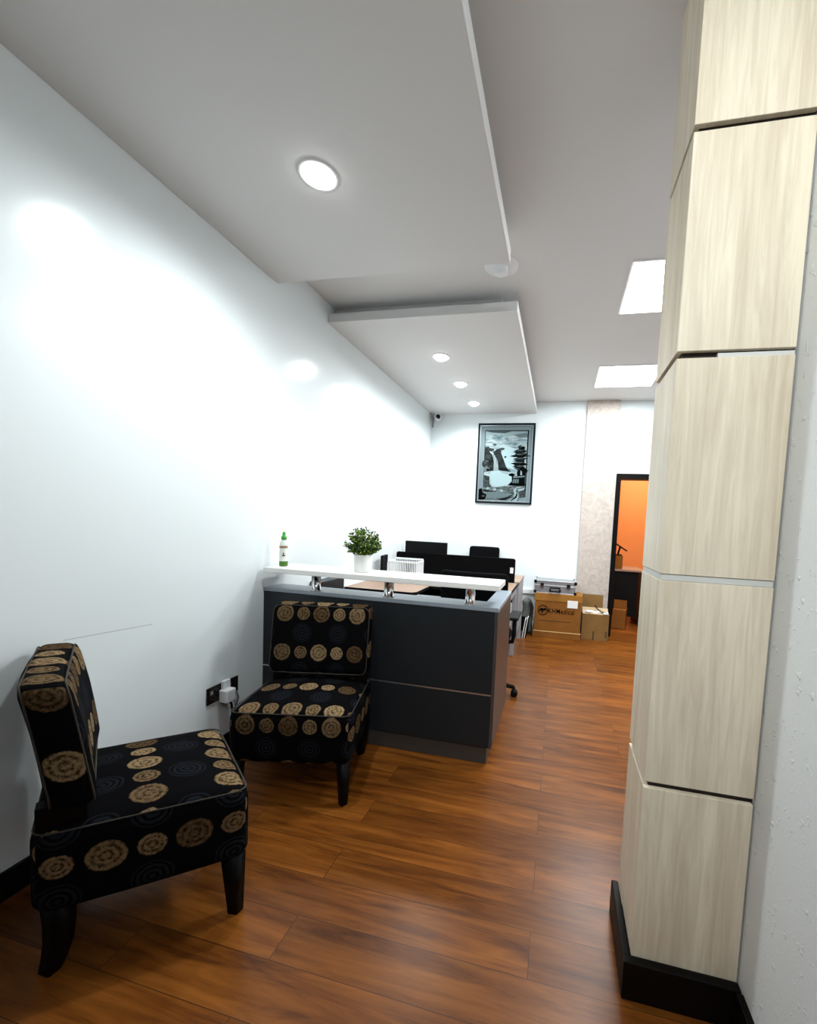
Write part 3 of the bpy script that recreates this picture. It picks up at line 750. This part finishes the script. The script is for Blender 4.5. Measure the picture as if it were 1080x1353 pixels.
t = thing('floor_carton', 'brown carton on the floor just inside the orange room', 'box', (.90, 5.92, 0), math.radians(-14))
b = MB(); b.box(-.085, .085, -.11, .11, 0, .26, bev=.003); b.build('body', M['card'], t)
b = MB(); b.prism([(-.085, -.11), (.085, -.11), (.085, -.105), (-.085, -.105)], 0, .12, M=Matrix.Translation((0, 0, .26)) @ Matrix.Translation((0, .1, 0))); b.build('flap', M['card'], t)

# ------------------------------------------------------------------ framed landscape
PX0, PX1, PZ0, PZ1 = -1.104, -.361, 1.617, 2.654
pw, ph = PX1 - PX0, PZ1 - PZ0
t = thing('framed_picture', 'framed grey-blue waterfall landscape hanging on the white back wall', 'picture', ((PX0 + PX1) / 2, YB - .002, (PZ0 + PZ1) / 2))
Rv = Matrix.Rotation(PI / 2, 4, 'X')      # x stays, y -> z, extrusion towards the viewer is -z of the local frame
def fbar(b, x0, x1, z0, z1, d0, d1): b.box(x0, x1, -d1, -d0, z0, z1, bev=.003)
b = MB(); f = .022
fbar(b, -pw / 2, pw / 2, ph / 2 - f, ph / 2, 0, .032); fbar(b, -pw / 2, pw / 2, -ph / 2, -ph / 2 + f, 0, .032)
fbar(b, -pw / 2, -pw / 2 + f, -ph / 2 + f, ph / 2 - f, 0, .032); fbar(b, pw / 2 - f, pw / 2, -ph / 2 + f, ph / 2 - f, 0, .032)
b.build('frame', M['frame_dark'], t)
b = MB(); g = f + .018
fbar(b, -pw / 2 + f, pw / 2 - f, ph / 2 - g, ph / 2 - f, 0, .024); fbar(b, -pw / 2 + f, pw / 2 - f, -ph / 2 + f, -ph / 2 + g, 0, .024)
fbar(b, -pw / 2 + f, -pw / 2 + g, -ph / 2 + g, ph / 2 - g, 0, .024); fbar(b, pw / 2 - g, pw / 2 - f, -ph / 2 + g, ph / 2 - g, 0, .024)
b.build('fillet', M['frame_silver'], t)
b = MB(); b.box(-pw / 2 + g, pw / 2 - g, -.012, -.002, -ph / 2 + g, ph / 2 - g); b.build('mat_board', M['mat_board'], t)
# painting: picture space u 0..1 left-right over the whole frame, v 0..1 bottom-top
PM = []
def tone(name, v, tint=(.34, .46, .48)):
    m = mat(name, (v * tint[0], v * tint[1], v * tint[2], 1), 0.9, spec=.03); PM.append(m); return len(PM) - 1
def brushed(name, lo, hi, sc, size):
    m = mat(name, (hi,) * 3 + (1,), 0.9, spec=.03); n = N(m)
    a = n.noise(n.coord(sc), size, 5, .7, 1.0)
    n.base(n.ramp(a, [(.38, (lo * .25, lo * .42, lo * .48, 1)), (.62, (hi * .42, hi * .5, hi * .5, 1))])); PM.append(m); return len(PM) - 1
K = {}
K['dark'] = tone('paint_dark', .004); K['deep'] = tone('paint_deep', .02); K['mid'] = tone('paint_mid', .13); K['grey'] = tone('paint_grey', .3)
K['pale'] = tone('paint_pale', .62); K['white'] = tone('paint_white', .85)
K['sky'] = brushed('paint_sky', .34, .86, (1.2, 1, 5), 5); K['rock'] = brushed('paint_rock', .006, .085, (1.5, 1, 1), 16)
K['fall'] = brushed('paint_fall', .22, .85, (22, 1, 1), 6); K['bush'] = brushed('paint_bush', .006, .16, (1, 1, 1.6), 24); K['ground'] = brushed('paint_ground', .012, .34, (1, 1, 4), 12)
pb = MB(); lay = [0]
def pp(u, v): return ((u - .5) * pw, (v - .5) * ph)
def poly(key, pts):
    lay[0] += 1; d = .0125 + lay[0] * .00008
    vs = [pb.bm.verts.new((pp(u, v)[0], -d, pp(u, v)[1])) for u, v in pts]
    fc = pb.bm.faces.new(vs); fc.material_index = K[key]
    return fc
def blob(key, u, v, ru, rv, n=14, jit=.18, seed=0):
    r = random.Random(seed + int(u * 977) + int(v * 3571))
    poly(key, [(u + ru * (1 + r.uniform(-jit, jit)) * math.cos(k * 2 * PI / n), v + rv * (1 + r.uniform(-jit, jit)) * math.sin(k * 2 * PI / n)) for k in range(n)])
def px(x, y):      # coordinates read in the enlarged picture (135..945 by 120..1245), corner-skew removed
    s = (y - 115) / 1130.0
    x0 = 138 - 45 * s; x1 = 950 - 52 * s
    yt = 120 - 12 * (x - 138) / 812; yb = 1238 + 18 * (x - 93) / 805
    return ((x - x0) / (x1 - x0), 1 - (y - yt) / (yb - yt))
def P2(key, *pts): poly(key, [px(*p) for p in pts])
P2('dark', (232, 212), (856, 205), (812, 1150), (205, 1050))                      # inner keyline
P2('sky', (240, 224), (838, 220), (800, 1110), (210, 1045))                       # sky
P2('white', (480, 400), (700, 480), (640, 760), (520, 720), (470, 560))           # bright gap
P2('pale', (240, 224), (838, 220), (836, 262), (560, 300), (420, 270), (240, 290))
P2('mid', (244, 226), (620, 224), (520, 250), (330, 244)); P2('grey', (640, 270), (830, 240), (834, 300), (720, 310))
P2('rock', (226, 450), (290, 440), (300, 520), (345, 560), (360, 660), (352, 780), (212, 800))
P2('rock', (345, 520), (400, 480), (470, 455), (460, 520), (492, 600), (540, 730), (600, 790), (430, 780), (415, 640))
P2('deep', (430, 760), (470, 730), (545, 742), (605, 790), (520, 800))
P2('fall', (335, 545), (372, 560), (408, 640), (424, 785), (352, 790), (362, 660))
blob('bush', .235, .675, .06, .02); blob('bush', .44, .685, .05, .016); blob('deep', .5, .585, .02, .012); blob('bush', .30, .735, .035, .014)
P2('white', (318, 790), (430, 775), (600, 795), (625, 900), (560, 985), (430, 1010), (330, 980), (300, 880))   # lake
P2('pale', (440, 775), (600, 800), (560, 830), (480, 815))
blob('bush', .155, .5, .07, .045); blob('grey', .17, .43, .06, .03); P2('bush', (214, 840), (300, 860), (300, 960), (330, 1010), (205, 1040)); blob('deep', .2, .42, .03, .02)
for k, (u, v, ru) in enumerate(((.78, .70, .05), (.76, .655, .09), (.76, .605, .13), (.78, .555, .11), (.765, .505, .12), (.78, .46, .10), (.80, .42, .09))):
    blob('deep' if k % 2 else 'dark', u - .012 * (k % 2), v, ru * 1.1, .03, 22, .42, k); blob('mid', u - .02, v + .014, ru * .6, .008, 12, .3, k + 9)
P2('dark', (735, 740), (775, 720), (815, 760), (806, 900), (700, 880), (690, 800)); P2('pale', (742, 770), (760, 790), (764, 840), (740, 840))
blob('dark', .63, .365, .06, .02); P2('dark', (620, 860), (806, 840), (805, 1000), (560, 985), (620, 930)); P2('grey', (640, 862), (800, 846), (800, 866), (640, 882))
for k in range(5): P2('pale', (640 + k * 18, 895), (646 + k * 18, 895), (640 + k * 18, 950), (634 + k * 18, 950))
P2('ground', (205, 1030), (500, 1000), (806, 990), (806, 1150), (730, 1160), (700, 1215), (118, 1190), (135, 1040))   # foreground, spilling over the mat
for k in range(7): blob('pale' if k % 2 else 'grey', .155 + k * .062, .185 - .006 * k + .008 * (k % 2), .032, .016, 12, .15, k); blob('dark', .16 + k * .062, .163 - .005 * k, .034, .009, 10, .2, k + 20)
P2('grey', (200, 1085), (420, 1075), (640, 1110), (540, 1150), (300, 1180), (230, 1150)); P2('dark', (120, 1050), (190, 1030), (200, 1090), (260, 1120), (240, 1190), (116, 1192))
P2('deep', (420, 1190), (560, 1150), (660, 1105), (560, 1180), (480, 1205))
P2('pale', (800, 1000), (690, 1030), (680, 1070), (715, 1110), (715, 1160), (690, 1215), (560, 1215), (650, 1150), (655, 1090), (640, 1050), (690, 1010)); P2('deep', (690, 1090), (705, 1110), (690, 1160), (610, 1210), (596, 1206), (670, 1140))
P2('bush', (720, 1060), (806, 1040), (804, 1150), (735, 1155)); P2('pale', (700, 1040), (800, 1020), (790, 1050), (720, 1070))
blob('dark', .1, .075, .07, .04, 14, .25); blob('mid', .14, .09, .03, .012)
bmesh.ops.recalc_face_normals(pb.bm, faces=pb.bm.faces)
for f_ in pb.bm.faces:
    f_.normal_update()
    if f_.normal.y > 0: f_.normal_flip()
pb.build('painting', PM, t)

# ------------------------------------------------------------------ world, camera, colour
w = bpy.data.worlds.new('world'); bpy.context.scene.world = w; w.use_nodes = True
w.node_tree.nodes['Background'].inputs[0].default_value = (0.86, 0.95, 1.0, 1); w.node_tree.nodes['Background'].inputs[1].default_value = 0.06

yaw, pit, rol = -0.213634727, -0.0622794668, 0.0472704925
F, CX, CY = 537.841, 620.092, 723.985
fw = Vector((math.sin(yaw) * math.cos(pit), math.cos(yaw) * math.cos(pit), math.sin(pit)))
r = Vector((math.cos(yaw), -math.sin(yaw), 0)); u = r.cross(fw)
r2 = r * math.cos(rol) + u * math.sin(rol); u2 = -r * math.sin(rol) + u * math.cos(rol)
cam = bpy.data.cameras.new('camera'); co = bpy.data.objects.new('camera', cam); C.objects.link(co)
Mx = Matrix((r2, u2, -fw)).transposed().to_4x4(); Mx.translation = Vector((0, 0, 1.35)); co.matrix_world = Mx
cam.sensor_fit = 'HORIZONTAL'; cam.sensor_width = 36; cam.lens = F / 1080 * 36
cam.shift_x = -(CX - 540) / 1080; cam.shift_y = (CY - 676.5) / 1080
cam.clip_start = 0.02
sc = bpy.context.scene; sc.camera = co
sc.view_settings.view_transform = 'Standard'; sc.view_settings.look = 'None'; sc.view_settings.gamma = 1
sc.view_settings.exposure = 0.0
